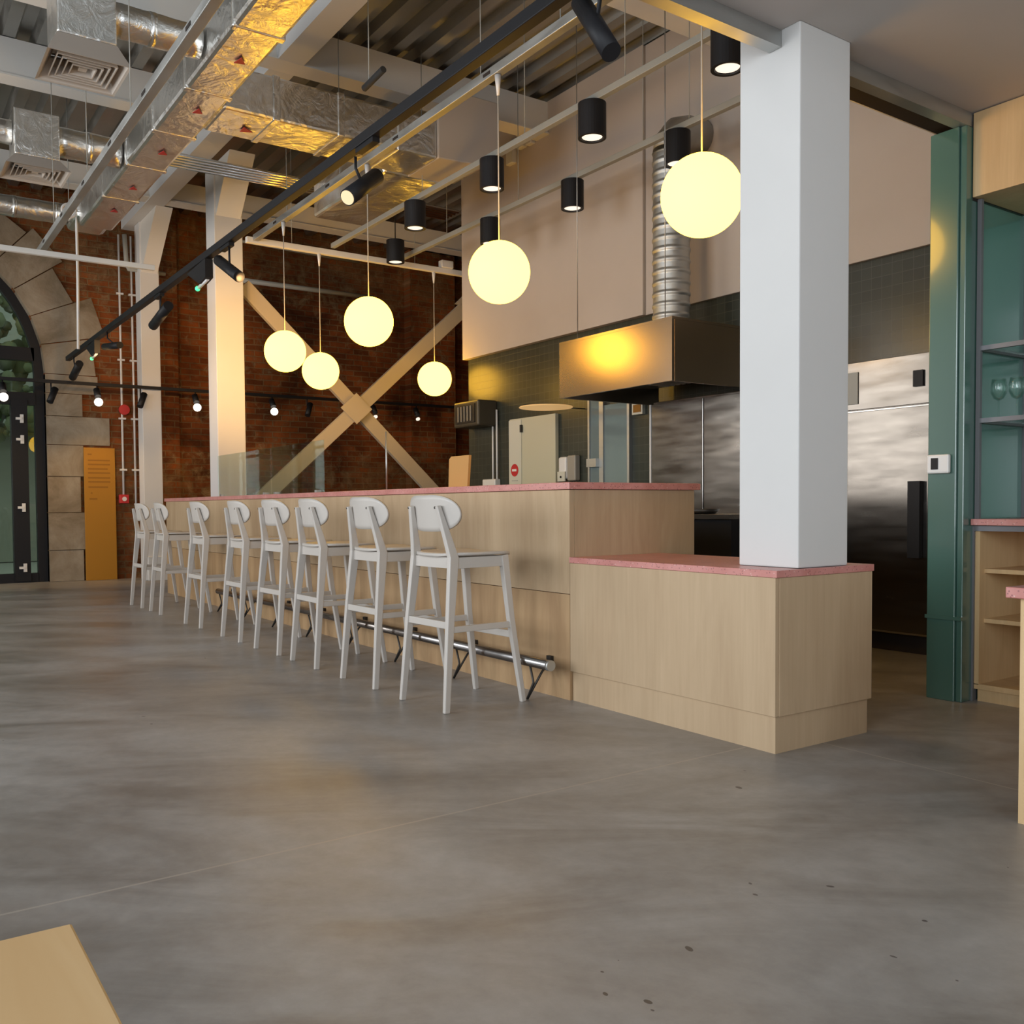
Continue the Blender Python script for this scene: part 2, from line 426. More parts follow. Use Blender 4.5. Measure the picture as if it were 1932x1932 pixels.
# far brick wall with arched opening
ACY, AR, ASP = -2.63, 1.80, 2.75
def arch_pts(R, n=28, a0=0., a1=PI): return [(ACY+R*math.cos(a0+(a1-a0)*i/n), ASP+R*math.sin(a0+(a1-a0)*i/n)) for i in range(n+1)]
ap = arch_pts(AR)
mb = MB()
def strip(mb, inner, outer, x0, x1):
    n = len(inner)
    vs = [(x1, *p) for p in inner]+[(x1, *p) for p in outer]+[(x0, *p) for p in inner]+[(x0, *p) for p in outer]
    fs = [(i, i+1, n+i+1, n+i) for i in range(n-1)]+[(2*n+i, 3*n+i, 3*n+i+1, 2*n+i+1) for i in range(n-1)]
    fs += [(i, 2*n+i, 2*n+i+1, i+1) for i in range(n-1)]+[(n+i, n+i+1, 3*n+i+1, 3*n+i) for i in range(n-1)]
    fs += [(0, n, 3*n, 2*n), (n-1, 3*n-1, 4*n-1, 2*n-1)]
    mb.add(vs, fs)
inner = [(-.83, 0)]+ap+[(ACY-AR, 0)]
outer = []
for (a, b) in inner:
    outer.append(None)
N_ = len(inner)
outer = [(3.4+2.6, 0), (3.4+2.6, ASP)]
outer = []
for i, (a, b) in enumerate(inner):
    if i == 0: outer.append((6.0, 0)); continue
    if i == N_-1: outer.append((-6.6, 0)); continue
    an = PI*(i-1)/28
    if an < PI*.3: outer.append((6.0, ASP+(5.3-ASP)*an/(PI*.3)))
    elif an > PI*.7: outer.append((-6.6, 5.3-(5.3-ASP)*(an-PI*.7)/(PI*.3)))
    else: outer.append((6.0-12.6*(an-PI*.3)/(PI*.4), 5.3))
strip(mb, inner, outer, WX-.55, WX)
wall_far = struct('wall_far', mb, 'brick')
# stone surround: jamb blocks and voussoirs
mb = MB()
rows = [(0, .42, .42), (.42, .92, .45), (.92, 1.40, .40), (1.40, 1.82, .44), (1.82, 2.20, .78), (2.20, 2.50, .44), (2.50, 2.75, .64)]
for i, (z0, z1, w_) in enumerate(rows):
    mb.box(WX-.30, WX+.035+(i % 2)*.008, -.83, -.83+w_, z0+.004, z1-.004)
    mb.box(WX-.30, WX+.035+(i % 2)*.008, ACY-AR-w_, ACY-AR, z0+.004, z1-.004)
nv = 15
for i in range(nv):
    a0 = PI*i/nv+.003; a1 = PI*(i+1)/nv-.003; ro = AR+(.62, .80, .56, .72)[i % 4]
    mid = [(AR, a0), (ro, a0), (ro, a1), (AR, a1)]
    mb.prism([(ACY+r*math.cos(a), ASP+r*math.sin(a)) for r, a in mid], 0, WX-.30, WX+.03+(i % 2)*.01)
struct('stone_surround', mb, 'stone', wall_far)

for k, (a, b, d) in enumerate([(.52, .86, .14), (4.55, 5.4, .20)]):
    struct('trim_%d' % (k+1), box(WX+.001, WX+d, a, b, 0, 5.13), 'brick')

# glazed door in the arch (black frame)
dx0, dx1 = WX-.22, WX-.10
mb = MB(); fi = [(-.83-.115, 0)]+arch_pts(AR-.115)+[(ACY-AR+.115, 0)]; fo = [(-.831, 0)]+arch_pts(AR-.001)+[(ACY-AR+.001, 0)]
strip(mb, fi, fo, dx0, dx1)
door = struct('door_1', mb, 'black')
mb = MB()
mb.box(dx0, dx1, ACY-AR+.1, -.94, 2.92, 3.09)
struct('transom', mb, 'black', door)
struct('door_head', box(dx0, dx1+.01, ACY-AR+.1, -.94, 2.34, 2.50), 'black', door)
struct('bottom_rail', box(dx0, dx1, ACY-AR+.1, -.94, 0, .12), 'black', door)
for yy in (-1.23, -2.7, -4.2):
    lf = struct('door_stile', box(dx0, dx1+.03, yy-.0, yy+.19, .02, 2.40), 'black', door)
for zz in (.20, .99, 1.88, 2.15):
    mb = MB().box(dx1+.03, dx1+.06, -1.13, -1.09, zz-.055, zz+.055).box(dx1+.03, dx1+.07, -1.18, -1.11, zz-.015, zz+.015)
    struct('hinge', mb, 'white', door)
struct('glass_pane', box(dx0+.04, dx0+.05, ACY-AR+.08, -.93, .1, 4.4), 'door_glass', door)

# outside, seen through the arch
struct('floor_outside', box(-24, WX-.56, -14, 8, -.2, -.02), 'render')
build('courtyard_wall', box(-17.3, -17, -9, 3, 0, 2.4), 'render', label='pale rendered courtyard wall outside the glazed arch', cat='wall')
mb = MB()
build('sky_blocker', box(-21, -20, -12, 5, 0, 9), 'render', label='tall pale block added beyond the courtyard wall to hide the sky', cat='building')  # added block, keeps the bright sky out of the arch
for i in range(1100):
    c = (-16.4+random.uniform(-.4, .4), random.uniform(-7, 1.5), 2.2+random.uniform(0, 3.2)); r = random.uniform(.06, .2)
    mb.sphere(c, r, 5, 4)
build('hedge', mb, 'hedge', label='green foliage above the courtyard wall outside the arch', cat='hedge', kind='stuff')

# kitchen tile wall, board cladding, partition
struct('wall_kitchen', box(-7.0, .4, 3.10, 3.35, 0, 5.14), 'tile')
struct('wall_kitchen_return', box(-7.0, -6.9, 3.12, 5.9, 0, 5.1), 'plaster')
build('wall_panel', box(-7.02, -3.95, 3.03, 3.10, 2.69, 5.10), 'board', label='large beige wall board left of the spiral duct', cat='panel', bevel=.004)
build('wall_panel', box(-3.945, -.3, 3.06, 3.10, 2.69, 5.10), 'board', label='large beige wall board right of the spiral duct', cat='panel', bevel=.004)
struct('wall_back_bar', box(-.12, 5.6, 2.12, 2.25, 0, 2.8), 'plaster')
struct('wall_partition', box(-.30, -.12, 1.80, 3.10, 0, 2.8), 'plaster')
# dropped ceiling to the right
struct('ceiling_right', MB().box(-.012, 6.0, -1.0, 2.3, 2.811, 2.95).box(-.16, -.012, .466, 2.3, 2.811, 2.95).box(-.16, -.012, -1.0, .145, 2.811, 2.95), 'soffit')
struct('wall_above_soffit', box(-.012, .1, .5, 2.3, 2.95, 5.14), 'plaster')

# walls behind the photographer, with window openings
def wall_with_openings(name, axis, pos0, pos1, a0, a1, z1, ops):
    mb = MB(); cur = a0
    def bx(u0, u1, z0, zz):
        if axis == 'x': mb.box(pos0, pos1, u0, u1, z0, zz)
        else: mb.box(u0, u1, pos0, pos1, z0, zz)
    for (o0, o1, s0, s1) in ops:
        bx(cur, o0, 0, z1); bx(o0, o1, 0, s0); bx(o0, o1, s1, z1); cur = o1
    bx(cur, a1, 0, z1)
    struct(name, mb, 'plaster')
wall_with_openings('wall_front', 'x', 6.6, 6.8, -6.8, 3.4, 5.3, [(-6.1, -1.5, .5, 3.7)])
wall_with_openings('wall_left', 'y', -6.8, -6.6, -11.2, 6.6, 5.3, [(-9.2, -6.0, .6, 3.8), (-3.8, -.6, .6, 3.8), (1.6, 4.8, .6, 3.8)])
struct('wall_right_rear', box(5.6, 6.6, 2.12, 2.25, 0, 5.14), 'plaster')
for i, (x, axis) in enumerate([(0, 'x'), (-7.6, 'y'), (-2.2, 'y'), (3.2, 'y')]):
    mb = MB()
    if axis == 'x':
        for yy in (-6.1, -4.6, -3.1, -1.56): mb.box(6.66, 6.72, yy, yy+.06, .5, 3.7)
        for zz in (.5, 2.4, 3.64): mb.box(6.66, 6.72, -6.1, -1.5, zz, zz+.06)
    else:
        for d in (-1.6, -.03, 1.54): mb.box(x+d, x+d+.06, -6.72, -6.66, .6, 3.8)
        for zz in (.6, 2.5, 3.74): mb.box(x-1.6, x+1.6, -6.72, -6.66, zz, zz+.06)
    struct('window_%d' % (i+1), mb, 'black')

# ================================================================== STEEL FRAME
def column(loc, x0, x1, y0, y1, z1, label, z0=0, knee=None):
    t = thing('steel_column', label, 'column', (loc[0], loc[1], z0))
    build('shaft', box(x0, x1, y0, y1, z0, z1), 'white_steel', t, bevel=.006)
    if knee:
        zk, dx = knee
        build('knee_brace', MB().prism([(x1, zk), (x1+dx, z1), (x1, z1)], 1, y0+.02, y1-.02), 'beam', t)
    return t
column((-.16, .3), -.312, -.015, .148, .463, 5.1, 'big square white column rising from the low pink counter', z0=.7095)
column((-8.15, .58), -8.30, -8.0, .425, .742, 4.76, 'white column behind the far half of the bar, under the foil duct', knee=(4.2, .50))
t = column((-10.7, .38), -10.85, -10.6, .252, .497, 4.76, 'slimmest white column, close to the red brick wall by the conduits', knee=(4.1, .8))
build('base_box', box(-10.9, -10.55, .28, .56, 0, .32), 'white_steel', t, bevel=.006)

def ibeam_y(x, zb, zt, y0, y1, label, wf=.16):
    t = thing('ceiling_beam', label, 'beam', (x, (y0+y1)/2, zb))
    build('web', box(x-wf*.5-.03, x-wf*.5+.03, y0, y1, zb+.02, zt-.02), 'beam', t) if False else None
    build('beam_body', box(x-wf, x, y0, y1, zb+.015, zt), 'beam', t)
    build('bottom_flange', box(x-wf-.03, x+.03, y0, y1, zb, zb+.015), 'beam', t)
    return t
ibeam_y(-2.95, 4.76, 5.12, -6.5, 3.03, 'off-white cross beam at the top right, nearest to the camera')
ibeam_y(-5.35, 4.76, 5.09, -6.5, 3.03, 'off-white cross beam passing above the long foil branch duct')
ibeam_y(-7.0, 4.79, 5.13, -6.5, 3.03, 'off-white cross beam just beyond the nearest air diffuser')
ibeam_y(-9.6, 4.77, 5.03, -6.5, 5.5, 'off-white cross beam closest to the brick wall, behind the copper-lit pipes')
t = thing('main_beam', 'long white main beam running over the row of columns', 'beam', (-3, .25, 4.76))
build('beam_body', box(-11.1, 4, .14, .37, 4.762, 5.10), 'white_steel', t)
# X-bracing
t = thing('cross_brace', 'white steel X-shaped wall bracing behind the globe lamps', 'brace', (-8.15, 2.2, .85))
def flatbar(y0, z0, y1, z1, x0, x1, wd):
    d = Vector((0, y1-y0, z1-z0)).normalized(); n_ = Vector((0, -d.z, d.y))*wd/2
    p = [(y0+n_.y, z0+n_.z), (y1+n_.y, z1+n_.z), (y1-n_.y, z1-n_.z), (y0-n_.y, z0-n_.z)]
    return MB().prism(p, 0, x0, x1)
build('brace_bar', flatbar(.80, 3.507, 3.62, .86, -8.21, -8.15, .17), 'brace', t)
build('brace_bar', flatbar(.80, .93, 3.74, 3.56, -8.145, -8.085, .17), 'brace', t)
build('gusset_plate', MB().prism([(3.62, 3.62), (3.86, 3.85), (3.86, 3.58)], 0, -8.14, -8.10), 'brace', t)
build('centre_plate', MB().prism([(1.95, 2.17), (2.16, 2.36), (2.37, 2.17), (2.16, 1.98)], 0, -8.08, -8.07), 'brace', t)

# soffit edge beam + slot
t = thing('soffit_beam', 'blue-grey steel channel edging the lowered ceiling by the near column', 'beam', (-.1, 1, 2.74))
build('channel', MB().box(-.16, -.10, .466, 1.60, 2.745, 2.81), 'galv', t)
build('channel', MB().box(-.16, -.10, -1.6, .145, 2.745, 2.81), 'galv', t)
build('dark_slot', MB().box(-.27, -.162, .466, 1.60, 2.765, 2.80), 'slot', t)
build('pale_edge', MB().box(-.285, -.272, .466, 1.60, 2.77, 2.80), 'white', t)

# ================================================================== BAR
bar = thing('bar_counter', 'long birch plywood bar with pink terrazzo top behind the white stools', 'counter', (-4.9, .43, 0))
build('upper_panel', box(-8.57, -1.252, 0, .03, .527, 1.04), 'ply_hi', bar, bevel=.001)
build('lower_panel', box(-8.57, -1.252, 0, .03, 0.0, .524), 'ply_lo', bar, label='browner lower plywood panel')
build('end_panel', box(-1.262, -1.250, .031, .865, .7, 1.04), 'ply_hi', bar)
build('end_panel', box(-1.262, -1.250, .62, .865, 0, .7), 'ply_hi', bar)
build('far_end_panel', box(-8.57, -8.54, .031, .865, 0, 1.04), 'ply_hi', bar)
# top slab notched around the column
build('bar_top', MB().prism([(-8.59, -.015), (-1.235, -.015), (-1.235, .90), (-7.98, .90), (-7.98, .40), (-8.32, .40), (-8.32, .90), (-8.59, .90)], 2, 1.042, 1.077), 'pink', bar, bevel=.003)
build('back_counter', box(-7.9, -1.27, .60, .86, .84, .88), 'steel', bar)
build('back_panel', box(-7.9, -1.27, .60, .62, 0.0, .84), 'ply_hi', bar)

low = thing('low_counter', 'lower birch plywood counter block with pink terrazzo top around the near column', 'counter', (-.6, .3, 0))
build('front_panel', box(-1.249, -.004, 0, .02, .146, .680), 'ply', low, bevel=.0008)
build('side_panel', box(-.02, 0, .021, .61, .146, .680), 'ply', low, bevel=.0008)
build('toe_kick', MB().prism([(-1.245, .014), (-.014, .014), (-.014, .60), (-1.245, .60)], 2, 0, .142), 'ply', low)
build('back_panel', box(-1.249, -.021, .592, .61, .146, .68), 'ply', low)
build('counter_top', MB().prism([(-1.249, -.006), (.006, -.006), (.006, .615), (-.16, .615), (-.16, .465), (-.013, .465), (-.013, .146), (-.314, .146), (-.314, .465), (-.161, .465), (-.161, .615), (-1.249, .615)], 2, .681, .709), 'pink', low, bevel=.002)

# foot rail
fr = thing('foot_rail', 'dark steel foot rail tube along the base of the bar', 'rail', (-3.8, -.14, 0))
build('rail_tube', MB().tube([(-6.3, -.14, .19), (-1.24, -.14, .19)], .026, 16), 'chrome', fr)
build('end_cap', MB().tube([(-1.24, -.14, .19), (-1.222, -.14, .19)], .0265, 16), 'galv', fr)
for k in range(8):
    x = -1.40-.697*k
    b = build('bracket', MB().tube([(x, -.005, .18), (x, -.06, .13), (x, -.155, .0)], .006, 8), 'dark_steel', fr)
    build('bracket_foot', MB().tube([(x, -.155, 0), (x, -.115, .08), (x, -.135, .165)], .006, 8), 'dark_steel', b)
    build('wall_mount', box(x-.018, x+.018, -.02, -.002, .155, .205), 'dark_steel', b)

# glass screens on the bar
def glass_screen(x0, x1, label):
    t = thing('glass_screen', label, 'glass screen', ((x0+x1)/2, .12, 1.078), group='glass screens on the bar')
    build('glass_pane', box(x0, x1, .115, .125, 1.078, 1.49), 'glass', t)
    build('clamp', box(x0+.1, x0+.14, .10, .14, 1.077, 1.10), 'galv', t)
    build('clamp', box(x1-.14, x1-.1, .10, .14, 1.077, 1.10), 'galv', t)
glass_screen(-7.05, -5.60, 'clear glass screen at the far end of the bar, in front of the white column')
glass_screen(-5.58, -4.45, 'clear glass screen on the bar top, before the lower left arm of the brace')
build('steel_post', MB().tube([(-3.4, .12, 1.078), (-3.4, .12, 1.48)], .006, 8), 'galv', label='thin upright steel rod standing on the bar top', cat='post')
t = thing('menu_stand', 'upright tan wooden menu panel standing at the back of the bar', 'stand', (-3.5, .78, 1.078))
pl = MB().prism([(-3.665, 1.078), (-3.405, 1.078), (-3.375, 1.335), (-3.62, 1.335), (-3.65, 1.315)], 1, .775, .80)
build('panel', pl, 'tanwood', t, bevel=.003)

# ================================================================== STOOLS
def make_stool():
    t = thing('bar_stool', '', 'stool', (0, 0, 0), group='white bar stools along the bar', local=True)
    for sx in (-1, 1):
        build('rear_leg', MB().bar([(sx*.197, -.225, 0), (sx*.180, -.190, .42), (sx*.164, -.158, .72), (sx*.150, -.172, .79), (sx*.119, -.212, .965)],
              [(.022, .030), (.028, .038), (.030, .050), (.029, .040), (.024, .022)]), 'stool', t, bevel=.004)
        build('front_leg', MB().bar([(sx*.200, .225, 0), (sx*.180, .165, .42), (sx*.166, .135, .725)],
              [(.024, .026), (.030, .034), (.034, .040)]), 'stool', t, bevel=.004)
        build('side_rail', MB().bar([(sx*.165, -.150, .695), (sx*.165, .125, .697)], (.020, .052)), 'stool', t, bevel=.002)
        build('side_stretcher', MB().bar([(sx*.182, -.190, .385), (sx*.182, .170, .385)], (.018, .030)), 'stool', t, bevel=.003)
    build('front_rail', MB().box(-.16, .16, .120, .140, .67, .722), 'stool', t)
    build('rear_rail', MB().box(-.16, .16, -.168, -.150, .67, .722), 'stool', t)
    build('rear_stretcher', MB().bar([(-.175, -.192, .405), (.175, -.192, .405)], [(.034, .020), (.034, .020)], (0, 0, 1)), 'stool', t, bevel=.003)
    build('footrest', MB().bar([(-.182, .176, .335), (.182, .176, .335)], [(.034, .022), (.034, .022)], (0, 0, 1)), 'stool', t, bevel=.003)
    # seat: dished superellipse
    mb = MB(); nr, ns = 8, 40; vs = []; fs = []
    def sp(ang, r, top):
        c, s_ = math.cos(ang), math.sin(ang); e = 2/3.4
        x = .195*r*math.copysign(abs(c)**e, c); y = .205*r*math.copysign(abs(s_)**e, s_)+.012
        z = .745-.010*(1-r*r)-.012*max(0, (abs(y)-.13)/.08)**2
        return (x, y, z if top else z-.014)
    for top in (1, 0):
        vs.append(sp(0, 0.0, top))
        for i in range(1, nr+1):
            for k in range(ns): vs.append(sp(2*PI*k/ns, i/nr, top))
    o2 = 1+nr*ns
    for base in (0, o2):
        for k in range(ns):
            fs.append((base, base+1+k, base+1+(k+1) % ns))
            for i in range(nr-1):
                a = base+1+i*ns; fs.append((a+k, a+ns+k, a+ns+(k+1) % ns, a+(k+1) % ns))
    a = 1+(nr-1)*ns; b = o2+a
    for k in range(ns): fs.append((a+k, a+(k+1) % ns, b+(k+1) % ns, b+k))
    mb.add(vs, fs, True); build('seat', mb, 'stool', t)
    # backrest: bent pill-shaped plate
    mb = MB(); nu, nv = 36, 8; vs = []; fs = []
    for side in (0, 1):
        for i in range(nu+1):
            u = -math.cos(PI*i/nu); hh = .090*max(.0, 1-abs(u)**3.1)**.5
            for j in range(nv+1):
                v = -1+2*j/nv
                x = .218*u; z = .932+hh*v - .007*(1-abs(u))*(v > 0)*v
                y = -.190+.048*u*u-.16*(z-.934)-(.012 if side else 0)
                vs.append((x, y, z))
    W = nv+1; o2 = (nu+1)*W
    for base in (0, o2):
        for i in range(nu):
            for j in range(nv): a = base+i*W+j; fs.append((a, a+1, a+W+1, a+W))
    for i in range(nu):
        fs.append((i*W, (i+1)*W, o2+(i+1)*W, o2+i*W)); fs.append((i*W+nv, o2+i*W+nv, o2+(i+1)*W+nv, (i+1)*W+nv))
    mb.add(vs, fs, True); br = build('backrest', mb, 'stool', t)
    for sx in (-1, 1):
        build('bolt', MB().tube([(sx*.118-.012, -.20, .955), (sx*.118-.012, -.222, .957)], .006, 10), 'dark_steel', t, label='dark bolt head')
    return t
def copy_tree(o, parent=None):
    c = o.copy(); COL.objects.link(c)
    if parent is not None: c.parent = parent
    for ch in [x for x in bpy.data.objects if x.parent == o and x is not c]: copy_tree(ch, c)
    return c
proto = make_stool()
ords = ['nearest to the camera, beside the low counter', 'second from the near end of the row', 'third from the near end of the row',
        'fourth from the near end of the row', 'fourth from the far end of the row', 'third from the far end of the row',
        'last but one at the far end, against the pink-based column', 'farthest in the row, next to the slim column and brick wall']
sx = [-1.568, -2.272, -3.02, -3.66, -4.385, -5.34, -6.50, -7.22]
ro = [.04, .01, -.02, .03, 0, .02, -.03, .02]
for i, x in enumerate(sx):
    o = proto if i == 0 else copy_tree(proto)
    o.location = (x, -.430, 0); o.rotation_euler = (0, 0, ro[i])
    o['label'] = 'white wooden bar stool ' + ords[i]

# ================================================================== CEILING SERVICES
# foil ducts
D1 = thing('main_duct', 'big rectangular foil-wrapped duct running away along the ceiling at left', 'duct', (-4, -.69, 4))
build('duct_body', box(-8.55, 1.5, -.86, -.52, 4.0, 4.34), 'foil', D1, bevel=.03)
for x in (-2.6, -3.55, -4.6, -5.5, -6.4, -7.4):
    build('tape_band', box(x-.03, x+.03, -.868, -.512, 3.992, 4.348), 'foil', D1, bevel=.01)
def sticker(par, p, q):
    x, y = p; build('red_arrow', MB().prism([(x, y), (x+q[0], y+q[1]), (x+q[2], y+q[3])], 2, 3.985, 3.991), 'darkred', par, label='small red triangular arrow sticker')
for u in (-3.99, -4.95, -5.95, -7.0, -7.8): sticker(D1, (u, -.70), (.10, .02, .02, .07))
build('elbow', MB().box(-9.12, -8.5, -.90, -.50, 4.08, 4.40), 'foil', D1, bevel=.06)
D2 = thing('branch_duct', 'rectangular foil-wrapped duct crossing toward the kitchen wall, glowing gold beneath', 'duct', (-5, .5, 4))
build('duct_body', box(-5.27, -4.76, -.52, 1.36, 4.0, 4.34), 'foil', D2, bevel=.02)
for y in (-.1, .45, 1.0): build('tape_band', box(-5.28, -4.75, y-.03, y+.03, 3.993, 4.347), 'foil', D2, bevel=.008)
sticker(D2, (-5.1, -.28), (.10, .0, .04, .09))
build('transition', MB().prism([(1.36, 4.0), (1.36, 4.34), (1.62, 4.62), (2.0, 4.62), (2.0, 4.12), (1.75, 4.02)], 0, -5.3, -4.74), 'grille', D2, label='plain beige transition box at the duct end', bevel=.01)
build('return_duct', box(-6.9, -5.30, 1.12, 1.78, 4.0, 4.40), 'foil', D2, bevel=.03)

# round ducts with diffusers
def diffuser(x0, x1, y0, y1, zt, zb, zg, label, px0, px1, pr, pz, pipes, fl=.07):
    t = thing('air_diffuser', label, 'diffuser', ((x0+x1)/2, (y0+y1)/2, zg))
    build('plenum_box', box(x0, x1, y0, y1, zb, zt), 'foil', t, bevel=.012)
    cx, cy = (x0+x1)/2, (y0+y1)/2; hx, hy = (x1-x0)/2, (y1-y0)/2
    vs = []; fs = []
    rings = [(1.0, zb), (1.0+fl/hx, zg)]
    mb = MB()
    for s_, z in rings + [(1.0+fl/hx-.09, zg+.004), (.93, zb-.02)]:
        vs += [(cx-hx*s_, cy-hy*s_, z), (cx+hx*s_, cy-hy*s_, z), (cx+hx*s_, cy+hy*s_, z), (cx-hx*s_, cy+hy*s_, z)]
    for r in range(3):
        for k in range(4): fs.append((r*4+k, r*4+(k+1) % 4, (r+1)*4+(k+1) % 4, (r+1)*4+k))
    mb.add(vs, fs); g = build('grille', mb, 'grille', t)
    for q in range(4):
        s_ = .92-q*.2; z = zg+.02; mb = MB(); vs = []; fs = []
        for ss, zz in ((s_, z+.05), (s_+.10, z-.012), (s_+.06, z-.012), (s_-.03, z+.05)):
            vs += [(cx-hx*ss, cy-hy*ss, zz), (cx+hx*ss, cy-hy*ss, zz), (cx+hx*ss, cy+hy*ss, zz), (cx-hx*ss, cy+hy*ss, zz)]
        for r in range(4):
            for k in range(4): fs.append((r*4+k, r*4+(k+1) % 4, ((r+1) % 4)*4+(k+1) % 4, ((r+1) % 4)*4+k))
        build('louvre', MB().add(vs, fs), 'grille', g)
    build('core', box(cx-hx*.14, cx+hx*.14, cy-hy*.14, cy+hy*.14, zg+.02, zg+.05), 'grille', g)
    return t
def round_duct(x, y0, y1, z, r, label):
    t = thing('round_duct', label, 'duct', (x, (y0+y1)/2, z), group='round foil ducts')
    n = max(3, int((y1-y0)/.06)); pts = [(x, y0+(y1-y0)*i/n, z) for i in range(n+1)]
    rs = [r*(1+.02*math.sin(i*1.7)) for i in range(n+1)]
    build('duct_tube', MB().tube(pts, rs, 24), 'foil', t)
    y = y0+.25
    while y < y1-.1:
        build('tape_band', MB().tube([(x, y-.02, z), (x, y+.02, z)], r*1.04, 24), 'foil', t); y += .42
diffuser(-4.36, -4.0, -1.80, -1.45, 4.42, 3.90, 3.755, 'square ceiling air diffuser nearest the camera at the top left', 0, 0, 0, 0, 0)
round_duct(-4.18, -1.446, -.875, 4.15, .105, 'short round foil duct joining the nearest diffuser to the main duct')
diffuser(-6.75, -6.42, -1.74, -1.39, 4.32, 3.93, 3.83, 'square ceiling air diffuser hanging second from the camera', 0, 0, 0, 0, 0)
round_duct(-6.58, -1.386, -.875, 4.15, .125, 'round foil duct from the second diffuser to the main duct')
round_duct(-6.58, -3.6, -1.744, 4.15, .10, 'round foil duct running left out of view from the second diffuser')
round_duct(-9.0, -4.2, -.905, 4.235, .11, 'farthest round foil duct, just above the brick arch')

# bundle of parallel pipes
for k in range(5):
    x = -7.34+.075*k
    build('ceiling_pipe', MB().tube([(x, -.45, 4.42), (x, 3.0, 4.42)], .021, 10), 'steel_bright',
          label='thin galvanised pipe in the bundle of five parallel pipes', cat='pipe', group='bundle of parallel ceiling pipes')
# strut grid
def strut(x0, y0, x1, y1, z, label, s_=.042, m='galv', holes=0, grp=None):
    t = thing('strut_rail', label, 'rail', ((x0+x1)/2, (y0+y1)/2, z), group=grp)
    h = s_/2
    if abs(x1-x0) > abs(y1-y0): build('rail', box(x0, x1, y0-h, y0+h, z-h, z+h), m, t, bevel=.004)
    else: build('rail', box(x0-h, x0+h, y0, y1, z-h, z+h), m, t, bevel=.004)
    for i in range(holes):
        f_ = (i+.5)/holes
        build('slot', box(x0+(x1-x0)*f_-.04, x0+(x1-x0)*f_+.04, y0-h-.003, y0-h+.002, z-.010, z+.010), 'slot', t)
    return t
strut(-7.17, .59, 1.6, .59, 3.77, 'galvanised strut carrying the pendant cords, parallel to the black track', .06, 'galv', 7)
strut(-7.17, 1.46, 1.6, 1.46, 3.82, 'grey rail carrying the front row of black downlights', .05, 'pipe_grey')
strut(-7.17, 2.33, -.4, 2.33, 3.82, 'grey rail carrying the rear row of black downlights', .05, 'pipe_grey')
strut(-7.2, .50, -7.2, 3.6, 3.75, 'pale cross rail at the far end of the downlight rows', .06, 'beam')
strut(-7.1, -1.47, 1.6, -1.47, 3.30, 'slotted galvanised strut crossing in front of the foil ducts at left', .055, 'galv', 10)
strut(-6.45, -1.95, -6.45, -.62, 3.14, 'pale cross rail in front of the arch top', .045, 'beam')
build('wall_pipe', MB().tube([(-10.4, 1.45, 4.12), (-10.4, 3.6, 4.12)], .035, 12), 'pipe_grey', label='grey horizontal pipe crossing the brick wall left of the largest far globe', cat='pipe')
build('wall_pipe', MB().tube([(-10.7, 1.4, 4.75), (-10.7, 3.5, 4.70)], .02, 10), 'pipe_grey', label='thin upper pipe on the brick wall below the last beam', cat='pipe')
build('wall_pipe', MB().tube([(-10.75, .62, 4.15), (-10.75, .15, 4.15), (-10.75, .12, 4.22), (-10.75, .10, 4.6)], .03, 10), 'pipe_grey', label='bent grey pipe wrapping the top of the slim column', cat='pipe')
t = thing('junction_box', 'pale junction box on the far cross rail beside the beige board', 'box', (-7.2, 2.93, 3.78))
build('box_body', box(-7.24, -7.15, 2.84, 3.00, 3.781, 3.87), 'white', t, bevel=.01)
# suspension wires up to the deck
k = 0
for (x, y, z, gl) in [(-2.05, .59, 3.80, 'pendant strut'), (-2.9, .59, 3.80, 'pendant strut'), (-5.1, .59, 3.80, 'pendant strut'), (-6.3, .59, 3.80, 'pendant strut'),
               (-2.45, 1.46, 3.845, 'front downlight rail'), (-3.6, 1.46, 3.845, 'front downlight rail'), (-5.2, 1.46, 3.845, 'front downlight rail'),
               (-2.7, 2.33, 3.845, 'rear downlight rail'), (-3.2, 2.33, 3.845, 'rear downlight rail'), (-4.9, 2.33, 3.845, 'rear downlight rail'), (-6.2, 2.33, 3.845, 'rear downlight rail'),
               (-3.6, -1.47, 3.33, 'slotted left strut'), (-4.9, -1.47, 3.33, 'slotted left strut'), (-6.3, -1.47, 3.33, 'slotted left strut'), (-7.2, 2.5, 3.78, 'far cross rail'), (-7.2, 1.0, 3.78, 'far cross rail')]:
    build('suspension_wire', MB().tube([(x, y, z), (x, y, 5.13)], .0035, 6), 'pipe_grey', label='thin steel wire holding up the '+gl, cat='wire', group='wires of the '+gl)

# black lighting track with spots
tr = thing('light_track', 'long black lighting track running diagonally across the ceiling above the bar', 'track', (-4, -.65, 2.85))
build('track_bar', box(-10.6, 1.6, -.678, -.622, 2.85, 2.905), 'black', tr, bevel=.004)
for x in (-2.1, -4.35, -6.2): build('adapter', box(x-.10, x+.10, -.67, -.63, 2.825, 2.85), 'black', tr)
def spotlight(top, a, b, r, lab, lens='lamp_warm', lit=True, grp='spotlights on the long black track', arm=None):
    t = thing('spotlight', lab, 'spotlight', top, group=grp)
    a = Vector(a); b = Vector(b); d = (b-a).normalized()
    build('housing', MB().tube([a, b], r, 20), 'black', t)
    mid = Vector(arm) if arm else a*.45+b*.55
    build('arm', MB().tube([top, (top[0], top[1], top[2]-.06), (mid.x, mid.y, mid.z+r*.9)], .008, 8), 'black', t)
    if lit: build('lens', MB().tube([b+d*.001, b+d*.004], r*.86, 20), lens, t, label='lit lens')
    return t
spotlight((-.25, -.65, 2.849), (-.365, -.65, 2.80), (-.185, -.66, 2.545), .036, 'big black spotlight at the top edge, pointing down to the right', lit=False)
